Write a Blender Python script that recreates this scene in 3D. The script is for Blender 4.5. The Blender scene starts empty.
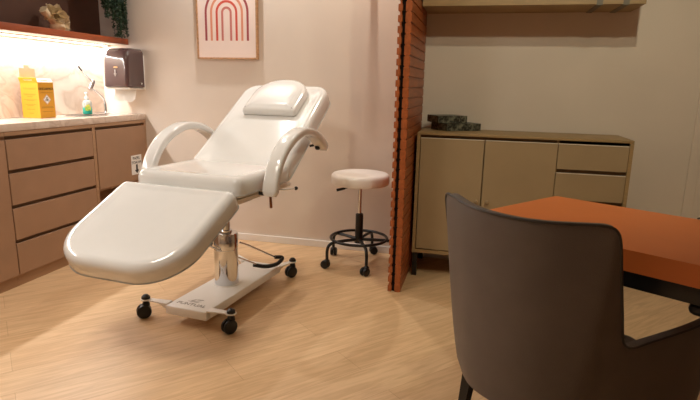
import bpy, bmesh, math, random
from mathutils import Vector, Matrix, Quaternion
PI = math.pi
random.seed(7)
SC = bpy.context.scene
COL = SC.collection

# ------------------------------------------------------------ camera
CAMH = 1.2
YAW, PITCH, ROLL, FPX = 0.237071, 0.210099, 0.022522, 536.07
fw = Vector((-math.sin(YAW)*math.cos(PITCH), math.cos(YAW)*math.cos(PITCH), -math.sin(PITCH)))
r0 = Vector((math.cos(YAW), math.sin(YAW), 0)); u0 = r0.cross(fw)
rt = r0*math.cos(ROLL) + u0*math.sin(ROLL); up = u0*math.cos(ROLL) - r0*math.sin(ROLL)
cam_d = bpy.data.cameras.new('camera'); cam = bpy.data.objects.new('camera', cam_d); COL.objects.link(cam)
cam_d.sensor_width = 36; cam_d.lens = FPX/700*36; cam_d.clip_start = 0.02
M = Matrix((rt, up, -fw)).transposed().to_4x4(); M.translation = (0, 0, CAMH)
cam.matrix_world = M
SC.camera = cam

# ------------------------------------------------------------ colour management, world, lights
SC.view_settings.view_transform = 'Standard'; SC.view_settings.look = 'None'
SC.view_settings.gamma = 1; SC.view_settings.use_curve_mapping = False
SC.view_settings.exposure = 0.12
W = bpy.data.worlds.new('world'); SC.world = W; W.use_nodes = True
W.node_tree.nodes['Background'].inputs[0].default_value = (1.0, 0.86, 0.7, 1)
W.node_tree.nodes['Background'].inputs[1].default_value = 0.15

def spot(name, loc, target, power, color, angle=110, blend=0.6, size=0.05):
    d = bpy.data.lights.new(name, 'SPOT'); d.energy = power; d.color = color
    d.spot_size = math.radians(angle); d.spot_blend = blend; d.shadow_soft_size = size
    o = bpy.data.objects.new(name, d); COL.objects.link(o); o.location = loc
    o.rotation_euler = (Vector(target)-Vector(loc)).to_track_quat('-Z', 'Y').to_euler()
    return o
def area(name, loc, target, power, color, sx, sy):
    d = bpy.data.lights.new(name, 'AREA'); d.energy = power; d.color = color
    d.shape = 'RECTANGLE'; d.size = sx; d.size_y = sy
    o = bpy.data.objects.new(name, d); COL.objects.link(o); o.location = loc
    o.rotation_euler = (Vector(target)-Vector(loc)).to_track_quat('-Z', 'Y').to_euler()
    return o
WARM = (1.0, 0.93, 0.82); WARM2 = (1.0, 0.97, 0.73)
spot('spot_picture', (-1.85, 3.52, 2.58), (-1.85, 3.5, 0), 50, (1.0, 0.99, 0.97), 130, 0.9, 0.02)
spot('spot_stool', (-0.78, 3.52, 2.58), (-0.78, 3.45, 0), 36, WARM, 130, 0.9, 0.02)
spot('spot_bed', (-1.7, 1.7, 2.58), (-1.6, 1.9, 0), 20, WARM, 140, 0.9, 0.06)
spot('fill_back_wall', (-1.35, 1.5, 2.58), (-1.45, 3.745, 1.3), 34, (1.0, 0.95, 0.88), 95, 0.9, 0.15)  # added soft fill to brighten the back wall, no fixture behind it
area('ceiling_fill', (-1.55, 1.0, 2.6), (-1.6, 1.2, 0), 18, WARM, 0.9, 0.9).data.spread = math.radians(115)  # broad fill added over the bed, not an actual light panel
spot('spot_desk', (0.58, 1.92, 2.58), (0.45, 3.5, 0.9), 28, WARM2, 110, 0.9, 0.03)
spot('spot_desk_back', (0.52, 1.33, 2.58), (0.35, 3.5, 0.9), 36, WARM2, 105, 0.9, 0.03)
area('led_strip_light', (-2.880, 2.62, 1.452), (-2.865+0.35, 2.62, 0.0), 18, (0.97, 0.99, 1.0), 2.2, 0.02)
for l in bpy.data.objects:
    if l.name == 'led_strip_light':
        # long side along Y
        z = (Vector((0.10, 0, -1))).normalized()*-1
        y = Vector((0, 1, 0)); x = y
        yy = z.cross(x)
        l.matrix_world = Matrix.Translation((-2.880, 2.62, 1.452)) @ Matrix((x, yy, z)).transposed().to_4x4()

# ------------------------------------------------------------ materials
def lin(c):
    return tuple(((v/255)/12.92 if v/255 <= .04045 else ((v/255+.055)/1.055)**2.4) for v in c)
def mat(name, rgb, rough=.5, metal=0, coat=0, var=0.0, scale=8, stretch=(1,1,1), bump=0, bscale=60, spec=.5, trans=0, emit=0, rgb2=None, alpha=1):
    m = bpy.data.materials.new(name); m.use_nodes = True
    nt = m.node_tree; b = nt.nodes['Principled BSDF']
    c = lin(rgb)
    b.inputs['Base Color'].default_value = (*c, 1); b.inputs['Roughness'].default_value = rough
    b.inputs['Metallic'].default_value = metal; b.inputs['Coat Weight'].default_value = coat
    b.inputs['Coat Roughness'].default_value = 0.06
    b.inputs['Specular IOR Level'].default_value = spec
    b.inputs['Transmission Weight'].default_value = trans
    b.inputs['Alpha'].default_value = alpha
    if emit:
        b.inputs['Emission Color'].default_value = (*c, 1); b.inputs['Emission Strength'].default_value = emit
    tc = nt.nodes.new('ShaderNodeTexCoord'); mp = nt.nodes.new('ShaderNodeMapping')
    mp.inputs['Scale'].default_value = stretch
    nt.links.new(tc.outputs['Object'], mp.inputs[0])
    n = nt.nodes.new('ShaderNodeTexNoise'); n.inputs['Scale'].default_value = scale; n.inputs['Detail'].default_value = 5
    nt.links.new(mp.outputs[0], n.inputs['Vector'])
    if var or rgb2:
        rp = nt.nodes.new('ShaderNodeValToRGB')
        c2 = lin(rgb2) if rgb2 else tuple(v*(1-var) for v in c)
        c1 = c if rgb2 else tuple(min(1, v*(1+var*.5)) for v in c)
        rp.color_ramp.elements[0].position = .35; rp.color_ramp.elements[1].position = .65
        rp.color_ramp.elements[0].color = (*c2, 1); rp.color_ramp.elements[1].color = (*c1, 1)
        nt.links.new(n.outputs['Fac'], rp.inputs[0]); nt.links.new(rp.outputs[0], b.inputs['Base Color'])
    if bump:
        n2 = nt.nodes.new('ShaderNodeTexNoise'); n2.inputs['Scale'].default_value = bscale
        nt.links.new(mp.outputs[0], n2.inputs['Vector'])
        bp = nt.nodes.new('ShaderNodeBump'); bp.inputs['Strength'].default_value = bump; bp.inputs['Distance'].default_value = .004
        nt.links.new(n2.outputs['Fac'], bp.inputs['Height']); nt.links.new(bp.outputs[0], b.inputs['Normal'])
    return m

M_wall = mat('wall_paint', (226, 211, 196), .8, var=.03, scale=2.5, bump=.08, bscale=200)
M_ceil = mat('ceiling_paint', (225, 218, 206), .9, var=.02)
M_base = mat('baseboard_white', (236, 228, 220), .45, var=.02)
M_vinyl = mat('white_vinyl', (225, 222, 217), .13, coat=.8, var=.03, scale=4, bump=.12, bscale=12)
M_vinyl_piping = mat('grey_piping', (170, 168, 160), .4, var=.05)
M_white_metal = mat('white_enamel', (246, 242, 236), .3, var=.02)
M_chrome = mat('chrome', (222, 226, 232), .10, metal=1, var=.04, scale=3)
M_black = mat('black_plastic', (16, 16, 17), .35, var=.1)
M_blackmetal = mat('black_metal', (20, 20, 21), .32, var=.1)
M_cab = mat('taupe_laminate', (163, 127, 98), .5, var=.05, scale=6)
M_cabcarc = mat('taupe_carcass', (168, 131, 98), .55, var=.08, scale=5, stretch=(1, 1, 9))
M_sb = mat('beige_laminate', (170, 146, 112), .5, var=.05, scale=4)
M_sbwood = mat('oak_laminate', (167, 138, 96), .5, var=.12, scale=7, stretch=(1, 14, 14))
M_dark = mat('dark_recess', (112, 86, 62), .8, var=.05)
M_brass = mat('brushed_brass', (176, 154, 122), .4, metal=.3, var=.1)
M_alu = mat('aluminium', (205, 200, 190), .3, metal=.9, var=.04)
M_strip = mat('pale_edge', (236, 222, 200), .4, var=.03)
M_slat = mat('cherry_wood', (168, 88, 42), .42, var=.2, scale=5, stretch=(10, 1, 10))
M_slatend = mat('cherry_wood_end', (200, 104, 48), .5, var=.1)
M_gap = mat('dark_core', (26, 18, 14), .9, var=.1)
M_shelf = mat('terracotta_laminate', (168, 84, 44), .4, var=.1, scale=5, stretch=(6, 1, 6))
M_desk = mat('orange_laminate', (202, 108, 46), .45, var=.05, scale=3)
M_deskedge = mat('orange_edge', (170, 62, 22), .5, var=.06)
M_leather = mat('grey_brown_leather', (100, 90, 84), .45, var=.08, scale=10, bump=.25, bscale=350)
M_piping = mat('dark_piping', (52, 46, 42), .4, var=.1)
M_paper = mat('white_paper', (240, 235, 228), .8, var=.02)
M_smoke = mat('smoked_plastic', (84, 64, 62), .12, coat=.6, var=.08, scale=3)
M_brownwall = mat('shaded_brown_panel', (96, 66, 50), .55, var=.15, scale=3)  # brown finish, with the shade above the shelf mixed into its colour

def nodes(m): return m.node_tree, m.node_tree.nodes['Principled BSDF']

def floor_mat():
    m = bpy.data.materials.new('oak_planks'); m.use_nodes = True; nt, b = nodes(m); L = nt.links.new
    tc = nt.nodes.new('ShaderNodeTexCoord'); mp = nt.nodes.new('ShaderNodeMapping')
    mp.inputs['Rotation'].default_value = (0, 0, math.radians(-48))
    L(tc.outputs['Object'], mp.inputs[0])
    br = nt.nodes.new('ShaderNodeTexBrick'); br.offset = .37; br.offset_frequency = 2
    br.inputs['Scale'].default_value = 1; br.inputs['Brick Width'].default_value = 1.25; br.inputs['Row Height'].default_value = .19
    br.inputs['Mortar Size'].default_value = .001; br.inputs['Mortar Smooth'].default_value = .3; br.inputs['Bias'].default_value = 0
    br.inputs['Color1'].default_value = (*lin((227, 191, 149)), 1); br.inputs['Color2'].default_value = (*lin((221, 183, 140)), 1)
    br.inputs['Mortar'].default_value = (*lin((190, 148, 108)), 1)
    L(mp.outputs[0], br.inputs['Vector'])
    mp2 = nt.nodes.new('ShaderNodeMapping'); mp2.inputs['Scale'].default_value = (1.6, 16, 1); L(mp.outputs[0], mp2.inputs[0])
    n = nt.nodes.new('ShaderNodeTexNoise'); n.inputs['Scale'].default_value = 2.2; n.inputs['Detail'].default_value = 7; n.inputs['Distortion'].default_value = 1.4
    L(mp2.outputs[0], n.inputs['Vector'])
    rp = nt.nodes.new('ShaderNodeValToRGB'); rp.color_ramp.elements[0].position = .38; rp.color_ramp.elements[1].position = .62
    rp.color_ramp.elements[0].color = (.80, .76, .70, 1); rp.color_ramp.elements[1].color = (1, 1, 1, 1)
    L(n.outputs['Fac'], rp.inputs[0])
    mx = nt.nodes.new('ShaderNodeMixRGB'); mx.blend_type = 'MULTIPLY'; mx.inputs[0].default_value = .8
    L(br.outputs['Color'], mx.inputs[1]); L(rp.outputs[0], mx.inputs[2]); L(mx.outputs[0], b.inputs['Base Color'])
    b.inputs['Roughness'].default_value = .36
    bp = nt.nodes.new('ShaderNodeBump'); bp.inputs['Strength'].default_value = .08; bp.inputs['Distance'].default_value = .003
    L(n.outputs['Fac'], bp.inputs['Height']); L(bp.outputs[0], b.inputs['Normal'])
    return m
def marble_mat():
    m = bpy.data.materials.new('beige_marble'); m.use_nodes = True; nt, b = nodes(m); L = nt.links.new
    tc = nt.nodes.new('ShaderNodeTexCoord')
    n = nt.nodes.new('ShaderNodeTexNoise'); n.inputs['Scale'].default_value = 2.1; n.inputs['Detail'].default_value = 8; n.inputs['Distortion'].default_value = 2.2
    L(tc.outputs['Object'], n.inputs['Vector'])
    rp = nt.nodes.new('ShaderNodeValToRGB'); e = rp.color_ramp.elements
    e[0].position = .3; e[0].color = (*lin((200, 176, 156)), 1); e[1].position = .75; e[1].color = (*lin((232, 216, 200)), 1)
    for p_, c_ in ((.44, (214, 195, 178)), (.5, (200, 178, 160)), (.56, (218, 200, 184))):
        k = e.new(p_); k.color = (*lin(c_), 1)
    L(n.outputs['Fac'], rp.inputs[0]); L(rp.outputs[0], b.inputs['Base Color']); b.inputs['Roughness'].default_value = .18
    return m
def stone_mat():
    m = bpy.data.materials.new('mottled_green_stone'); m.use_nodes = True; nt, b = nodes(m); L = nt.links.new
    tc = nt.nodes.new('ShaderNodeTexCoord')
    n = nt.nodes.new('ShaderNodeTexNoise'); n.inputs['Scale'].default_value = 45; n.inputs['Detail'].default_value = 6; n.inputs['Distortion'].default_value = 1
    L(tc.outputs['Object'], n.inputs['Vector'])
    rp = nt.nodes.new('ShaderNodeValToRGB'); e = rp.color_ramp.elements
    e[0].position = .4; e[0].color = (*lin((36, 34, 27)), 1); e[1].position = .68; e[1].color = (*lin((128, 126, 108)), 1)
    L(n.outputs['Fac'], rp.inputs[0]); L(rp.outputs[0], b.inputs['Base Color']); b.inputs['Roughness'].default_value = .4
    return m
M_floor = floor_mat(); M_marble = marble_mat(); M_stone = stone_mat()

# ------------------------------------------------------------ helpers
def obj(name, bm, m, parent=None, smooth=True, recalc=True):
    if recalc: bmesh.ops.recalc_face_normals(bm, faces=bm.faces[:])
    me = bpy.data.meshes.new(name); bm.to_mesh(me); bm.free()
    for mm in (m if isinstance(m, (list, tuple)) else [m]): me.materials.append(mm)
    if smooth:
        for p_ in me.polygons: p_.use_smooth = True
        me.set_sharp_from_angle(angle=math.radians(38))
    o = bpy.data.objects.new(name, me); COL.objects.link(o)
    if parent: o.parent = parent
    return o
def thing(name, label, cat, loc=(0, 0, 0), rotz=0, group=None):
    o = bpy.data.objects.new(name, None); COL.objects.link(o); o.empty_display_size = .1
    o.location = loc; o.rotation_euler = (0, 0, rotz); o['label'] = label; o['category'] = cat
    if group: o['group'] = group
    return o
def tag(o, label, cat, group=None, kind=None):
    o['label'] = label; o['category'] = cat
    if group: o['group'] = group
    if kind: o['kind'] = kind
    return o
def struct(name, bm, m, label=None):
    o = obj(name, bm, m, smooth=False); o['kind'] = 'structure'
    if label: o['label'] = label
    return o
def box(bm, x0, x1, y0, y1, z0, z1, bev=0, seg=2, mtx=None, mi=0):
    vs = [bm.verts.new((x, y, z)) for x in (x0, x1) for y in (y0, y1) for z in (z0, z1)]
    fs = [bm.faces.new([vs[i] for i in f]) for f in ((0, 1, 3, 2), (4, 6, 7, 5), (0, 4, 5, 1), (2, 3, 7, 6), (0, 2, 6, 4), (1, 5, 7, 3))]
    for f in fs: f.material_index = mi
    allv = vs
    if bev:
        es = list({e for f in fs for e in f.edges})
        r = bmesh.ops.bevel(bm, geom=es, offset=bev, segments=seg, affect='EDGES', profile=.5, clamp_overlap=True)
        allv = list({v for v in r['verts']} | {v for v in vs if v.is_valid})
        for f in {f for v in allv for f in v.link_faces}: f.material_index = mi
    if mtx is not None: bmesh.ops.transform(bm, matrix=mtx, verts=[v for v in allv if v.is_valid])
    return bm
def nb(*a, **k): return box(bmesh.new(), *a, **k)
def tube(bm, pts, r, n=12, cap=True, closed=False):
    pts = [Vector(p_) for p_ in pts]; N = len(pts); rings = []
    rr = r if isinstance(r, (list, tuple)) else [r]*N
    prev = None
    for i, p_ in enumerate(pts):
        if closed: t = (pts[(i+1) % N]-pts[i-1])
        else: t = (pts[min(i+1, N-1)]-pts[max(i-1, 0)])
        t.normalize()
        if prev is None:
            a = Vector((0, 0, 1)) if abs(t.z) < .9 else Vector((1, 0, 0))
            x = t.cross(a).normalized()
        else:
            x = (prev - t*prev.dot(t)).normalized()
        prev = x; y = t.cross(x)
        rings.append([bm.verts.new(p_ + (x*math.cos(2*PI*k/n)+y*math.sin(2*PI*k/n))*rr[i]) for k in range(n)])
    for i in range(N if closed else N-1):
        a, b_ = rings[i], rings[(i+1) % N]
        for k in range(n): bm.faces.new((a[k], a[(k+1) % n], b_[(k+1) % n], b_[k]))
    if cap and not closed: bm.faces.new(rings[0][::-1]); bm.faces.new(rings[-1])
    return bm
def lathe(bm, prof, n=32, c=(0, 0, 0), mtx=None):
    rings = []; vs_all = []
    for r, z in prof:
        if r < 1e-6:
            ring = [bm.verts.new((c[0], c[1], c[2]+z))]
        else: ring = [bm.verts.new((c[0]+r*math.cos(2*PI*k/n), c[1]+r*math.sin(2*PI*k/n), c[2]+z)) for k in range(n)]
        rings.append(ring); vs_all += ring
    for a, b_ in zip(rings, rings[1:]):
        for k in range(n):
            k2 = (k+1) % n
            if len(a) == 1 and len(b_) == 1: continue
            if len(a) == 1: bm.faces.new((a[0], b_[k2], b_[k]))
            elif len(b_) == 1: bm.faces.new((a[k], a[k2], b_[0]))
            else: bm.faces.new((a[k], a[k2], b_[k2], b_[k]))
    if len(rings[0]) > 1: bm.faces.new(rings[0][::-1])
    if len(rings[-1]) > 1: bm.faces.new(rings[-1])
    if mtx is not None: bmesh.ops.transform(bm, matrix=mtx, verts=vs_all)
    return bm
def smoothpts(ctrl, n=8, closed=False):
    P = [Vector(c) for c in ctrl]; out = []; N = len(P)
    for i in range(N if closed else N-1):
        p0 = P[i-1] if (closed or i > 0) else P[0]*2-P[1]
        p1 = P[i]; p2 = P[(i+1) % N]
        p3 = P[(i+2) % N] if (closed or i+2 < N) else P[-1]*2-P[-2]
        for k in range(n):
            t = k/n
            out.append(.5*((2*p1)+(p2-p0)*t+(2*p0-5*p1+4*p2-p3)*t*t+(-p0+3*p1-3*p2+p3)*t**3))
    if not closed: out.append(P[-1])
    return out
def roundpoly(pts, radii, n=8):
    out = []; N = len(pts)
    for i in range(N):
        p_ = Vector(pts[i]); a = (Vector(pts[i-1])-p_); b_ = (Vector(pts[(i+1) % N])-p_)
        an = a.normalized(); bn = b_.normalized(); r = radii[i]
        ang = an.angle(bn); d = r/math.tan(ang/2)
        c = p_ + (an+bn).normalized()*(r/math.sin(ang/2))
        s = p_+an*d; e = p_+bn*d
        v0 = s-c; v1 = e-c; tot = PI-ang
        sg = 1 if v0.cross(v1) > 0 else -1
        for k in range(n+1):
            th = sg*tot*k/n
            out.append((c.x+v0.x*math.cos(th)-v0.y*math.sin(th), c.y+v0.x*math.sin(th)+v0.y*math.cos(th)))
    # densify long straight runs
    res = []
    for i, q in enumerate(out):
        q2 = out[(i+1) % len(out)]; d = math.dist(q, q2); k = max(1, int(d/.04))
        for j in range(k): res.append((q[0]+(q2[0]-q[0])*j/k, q[1]+(q2[1]-q[1])*j/k))
    return res
def inset(out, d):
    N = len(out); r = []
    for i in range(N):
        a = Vector(out[i-1]); p_ = Vector(out[i]); b_ = Vector(out[(i+1) % N])
        t = (b_-a)
        if t.length < 1e-9: t = b_-p_
        t.normalize(); nrm = Vector((-t.y, t.x))
        r.append((p_.x+nrm.x*d, p_.y+nrm.y*d))
    return r
def pad(bm, outline, prof, fn=None, dish=0.0, mtx=None):
    """outline CCW; prof = list of (inset, z); top closed by shrinking rings, last height dished"""
    rings = []; allv = []
    for d, z in prof:
        ring = [bm.verts.new((x, y, z)) for x, y in inset(outline, d)]
        rings.append(ring); allv += ring
    last = rings[-1]; c = Vector((0, 0, 0))
    for v in last: c += v.co
    c /= len(last); zt = prof[-1][1]
    for s in (.94, .87, .80, .6, .4, .2):
        q_ = min(1, (1-s)/.2); q_ = q_*q_*(3-2*q_)
        ring = [bm.verts.new((c.x+(v.co.x-c.x)*s, c.y+(v.co.y-c.y)*s, zt-dish*q_)) for v in last]
        rings.append(ring); allv += ring
    for a, b_ in zip(rings, rings[1:]):
        n = len(a)
        for k in range(n): bm.faces.new((a[k], a[(k+1) % n], b_[(k+1) % n], b_[k]))
    cv = bm.verts.new((c.x, c.y, zt-dish)); allv.append(cv); n = len(rings[-1])
    for k in range(n): bm.faces.new((rings[-1][k], rings[-1][(k+1) % n], cv))
    bm.faces.new(rings[0][::-1])
    if mtx is not None: bmesh.ops.transform(bm, matrix=mtx, verts=allv)
    return allv
def prism(bm, poly, h0, h1, mtx=None, mi=0):
    a = [bm.verts.new((x, y, h0)) for x, y in poly]; b_ = [bm.verts.new((x, y, h1)) for x, y in poly]
    n = len(poly); fs = [bm.faces.new(a[::-1]), bm.faces.new(b_)]
    for k in range(n): fs.append(bm.faces.new((a[k], a[(k+1) % n], b_[(k+1) % n], b_[k])))
    for f in fs: f.material_index = mi
    if mtx is not None: bmesh.ops.transform(bm, matrix=mtx, verts=a+b_)
    return bm
def axes(o, x, y, z):
    m_ = Matrix((Vector(x), Vector(y), Vector(z))).transposed().to_4x4(); m_.translation = Vector(o); return m_
def text_obj(name, body, size, mtx, m, parent, extrude=.0006, align='CENTER'):
    cu = bpy.data.curves.new(name, 'FONT'); cu.body = body; cu.size = size; cu.extrude = extrude
    cu.align_x = align; cu.align_y = 'CENTER'
    tmp = bpy.data.objects.new(name+'_tmp', cu); COL.objects.link(tmp)
    dg = bpy.context.evaluated_depsgraph_get(); dg.update()
    me = bpy.data.meshes.new_from_object(tmp.evaluated_get(dg)); bpy.data.objects.remove(tmp)
    me.transform(mtx); me.materials.clear(); me.materials.append(m)
    o = bpy.data.objects.new(name, me); COL.objects.link(o)
    if parent: o.parent = parent
    return o

# ------------------------------------------------------------ room shell
XL, XR, YB, YF, ZC = -2.94, 2.2, 3.745, -1.3, 2.62
struct('floor', nb(XL-.1, XR+.1, YF-.1, YB+.1, -.1, 0), M_floor)
struct('ceiling', nb(XL-.1, XR+.1, YF-.1, YB+.1, ZC, ZC+.1), M_ceil)
struct('wall_back', nb(XL-.1, XR+.1, YB, YB+.1, 0, ZC), M_wall)
struct('wall_left', nb(XL-.1, XL, YF, YB, 0, ZC), M_wall)
struct('wall_right', nb(XR, XR+.1, YF, YB, 0, ZC), M_wall)
struct('wall_front', nb(XL-.1, XR+.1, YF-.1, YF, 0, ZC), M_wall)
struct('baseboard_back', nb(-2.55, 1.24, YB-.014, YB, 0, .052, bev=.003), M_base)
struct('trim_1', nb(XL, XL+.012, .9, YB, .952, 1.468), M_marble, 'beige veined marble backsplash between worktop and shelf')
struct('trim_2', nb(XL, XL+.015, .9, YB, 1.51, ZC), M_brownwall, 'brown wall panelling above the terracotta shelf, its tone deepened for shade')
struct('trim_3', nb(1.27, 1.33, YB-.014, YB, 0, 2.15, bev=.004), M_wall, 'door casing at the right end of the back wall')

# ------------------------------------------------------------ left built-in cabinets
XC = -2.57
def cabinet_front(name, y0, y1, z0, z1, parent, m=M_cab):
    return obj(name, nb(XC-.02, XC, y0, y1, z0, z1, bev=.0015, seg=1), m, parent)
def build_left():
    ykeep = 1.3
    wt = obj('worktop', nb(XL+.012, XC+.002, ykeep-.1, YB-.001, .906, .95, bev=.003), M_marble)
    tag(wt, 'long beige veined marble worktop over the taupe cabinets', 'worktop')
    # tall door unit at left
    t = thing('base_cabinet', 'taupe cabinet with plain door at the left edge of the frame', 'cabinet', (-2.75, 1.87, 0))
    def rel(bm): bmesh.ops.translate(bm, verts=bm.verts[:], vec=-t.location); return bm
    def carc(y0, y1, open_z=None):
        bm = bmesh.new()
        box(bm, XL+.013, XC-.022, y0, y0+.018, .0, .904); box(bm, XL+.013, XC-.022, y1-.018, y1, .0, .904)
        box(bm, XL+.013, XL+.03, y0+.018, y1-.018, .0, .904)
        box(bm, XL+.03, XC-.022, y0+.018, y1-.018, .07, .088)
        box(bm, XL+.03, XC-.022, y0+.018, y1-.018, .862, .904)
        box(bm, XC-.0219, XC-.001, y0, y1, .882, .905, bev=.001, seg=1)
        return bm
    obj('body', rel(carc(ykeep, 2.437)), M_cabcarc, t)
    obj('door', rel(nb(XC-.02, XC, ykeep+.5, 2.436, .072, .861, bev=.0015, seg=1)), M_cab, t)
    obj('door', rel(nb(XC-.02, XC, ykeep, ykeep+.496, .072, .861, bev=.0015, seg=1)), M_cab, t)
    obj('plinth', rel(nb(XC-.06, XC-.02, ykeep, 2.437, 0, .069)), M_cabcarc, t)
    # four drawer unit
    t = thing('drawer_cabinet', 'taupe cabinet of four wide drawers under the marble worktop', 'cabinet', (-2.75, 2.79, 0))
    bm = carc(2.438, 3.165)
    box(bm, XC-.0219, XC-.001, 3.137, 3.165, .07, .8819, bev=.001, seg=1)
    obj('body', rel(bm), M_cabcarc, t)
    for z0, z1 in ((.072, .259), (.281, .465), (.487, .668), (.690, .861)):
        d = obj('drawer', rel(nb(XC-.02, XC, 2.444, 3.133, z0, z1, bev=.0015, seg=1)), M_cab, t)
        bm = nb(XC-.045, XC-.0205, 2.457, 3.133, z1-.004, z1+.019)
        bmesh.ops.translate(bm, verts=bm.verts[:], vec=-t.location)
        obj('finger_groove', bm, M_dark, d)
    obj('plinth', rel(nb(XC-.06, XC-.02, 2.438, 3.165, 0, .069)), M_cabcarc, t)
    # right unit with flap door and open niche
    t = thing('sink_cabinet', 'taupe cabinet under the sink with one upper front and an open niche', 'cabinet', (-2.75, 3.45, 0))
    bm = carc(3.166, 3.744)
    box(bm, XC-.0219, XC-.001, 3.722, 3.744, .07, .8819, bev=.001, seg=1)
    box(bm, XL+.03, XC-.022, 3.184, 3.722, .43, .446)
    obj('body', rel(bm), M_cabcarc, t)
    d = obj('door', rel(nb(XC-.02, XC, 3.172, 3.719, .448, .861, bev=.0015, seg=1)), M_cab, t)
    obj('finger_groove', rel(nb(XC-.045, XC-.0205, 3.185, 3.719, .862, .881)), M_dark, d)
    obj('plinth', rel(nb(XC-.06, XC-.02, 3.166, 3.744, 0, .069)), M_cabcarc, t)
    # paper sign on the door
    t = thing('paper_sign', 'small white paper sign with down arrow on the sink cabinet door', 'sign', (XC+.0005, 3.594, .568))
    obj('sheet', nb(0, .0015, -.063, .063, -.074, .074), M_paper, t)
    mt = axes((.0018, 0, .05), (0, 1, 0), (0, 0, 1), (1, 0, 0))
    text_obj('lettering', 'PAPEL', .034, mt, M_black, t)
    mt = axes((.0018, 0, .018), (0, 1, 0), (0, 0, 1), (1, 0, 0))
    text_obj('lettering', 'TOALHA', .030, mt, M_black, t)
    bm = prism(bmesh.new(), [(-.010, .002), (-.010, -.04), (-.026, -.04), (0, -.066), (.026, -.04), (.010, -.04), (.010, .002)], 0, .001, axes((.0016, 0, 0), (0, 1, 0), (0, 0, 1), (1, 0, 0)))
    obj('arrow', bm, M_black, t)
build_left()

# shelf + led
sh = obj('wall_shelf', nb(XL+.001, -2.682, .95, YB-.001, 1.470, 1.511, bev=.002), M_shelf)
tag(sh, 'long terracotta wall shelf over the marble backsplash', 'shelf')
obj('white_underside', nb(XL+.013, -2.688, .95, YB-.002, 1.4675, 1.4698), M_paper, sh)

t = thing('led_strip', 'bright white light strip under the terracotta shelf', 'light', (-2.875, 2.62, 1.4615))
obj('profile', nb(-.030, .030, -1.12, 1.1, -.001, .0055), M_alu, t)
obj('diffuser', nb(-.027, .027, -1.11, 1.09, -.004, -.0012), mat('led_diffuser', (255, 240, 220), .4, emit=5), t)
obj('end_cap', nb(-.02, .02, 1.1, 1.15, -.010, .0055, bev=.003), M_alu, t)

us = obj('upper_shelf', nb(XL+.016, -2.70, 3.2, YB-.001, 1.97, 2.01, bev=.002), M_shelf)
tag(us, 'upper terracotta wall shelf that the trailing plant stands on', 'shelf')

# ornament: ruffled beige flower / fungus
def ornament():
    t = thing('carved_ornament', 'beige ruffled flower-like ornament standing on the terracotta shelf', 'ornament', (-2.79, 3.13, 1.511))
    m = mat('pale_driftwood', (250, 228, 190), .7, var=.15, scale=22, bump=.6, bscale=50)
    def petal(c, r, tilt, az, seed, thick=.012):
        rnd = random.Random(seed); ph = rnd.random()*6
        bm = bmesh.new(); NR, NA = 7, 30; rows = []
        for i in range(NR+1):
            row = []
            for k in range(NA):
                a = 2*PI*k/NA; rr = r*i/NR*(1+.16*math.sin(5*a+ph)+.08*math.sin(9*a+ph*2))
                z = .55*r*(i/NR)**2 + .10*r*(i/NR)**2*math.sin(7*a+ph)
                row.append(bm.verts.new((rr*math.cos(a), rr*math.sin(a)*.8, z))) if i else None
            if i == 0: row = [bm.verts.new((0, 0, 0))]
            rows.append(row)
        for k in range(NA): bm.faces.new((rows[0][0], rows[1][k], rows[1][(k+1) % NA]))
        for i in range(1, NR):
            for k in range(NA): bm.faces.new((rows[i][k], rows[i+1][k], rows[i+1][(k+1) % NA], rows[i][(k+1) % NA]))
        bmesh.ops.solidify(bm, geom=bm.faces[:], thickness=thick)
        q = Matrix.Translation(c) @ Matrix.Rotation(az, 4, 'Z') @ Matrix.Rotation(tilt, 4, 'Y')
        bmesh.ops.transform(bm, matrix=q, verts=bm.verts[:])
        return bm
    specs = [((.0, .02, .075), .062, .9, -.5, 1), ((.0, .05, .05), .05, 1.1, -.2, 2), ((.0, .0, .10), .05, .6, -.9, 3),
             ((0, .05, .09), .045, .8, .1, 4), ((0, -.03, .08), .04, 1.1, -1.2, 5), ((0, .06, .03), .04, 1.2, -.3, 6), ((-.02, .02, .12), .04, .3, 0, 7)]
    for s in specs: obj('petal', petal(tuple(q*1.12 for q in s[0]), s[1]*1.15, *s[2:]), m, t)
    bm = tube(bmesh.new(), [(0, -.005, .05), (.005, -.05, .085), (.01, -.10, .125)], [.018, .020, .026], 12)
    bmesh.ops.subdivide_edges(bm, edges=bm.edges[:], cuts=1)
    for v in bm.verts: v.co += Vector((random.uniform(-1, 1), random.uniform(-1, 1), random.uniform(-1, 1)))*.003
    obj('branch', bm, m, t)
    bm = bmesh.new(); bmesh.ops.create_icosphere(bm, subdivisions=3, radius=.05, matrix=Matrix.Diagonal((.7, 1.15, .72, 1)))
    for v in bm.verts:
        v.co *= 1+.14*math.sin(v.co.x*90)*math.sin(v.co.y*70+1)*math.cos(v.co.z*80)
        v.co.y += .03; v.co.z = max(0.0, v.co.z+.03)
    obj('base', bm, m, t)
ornament()

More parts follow.
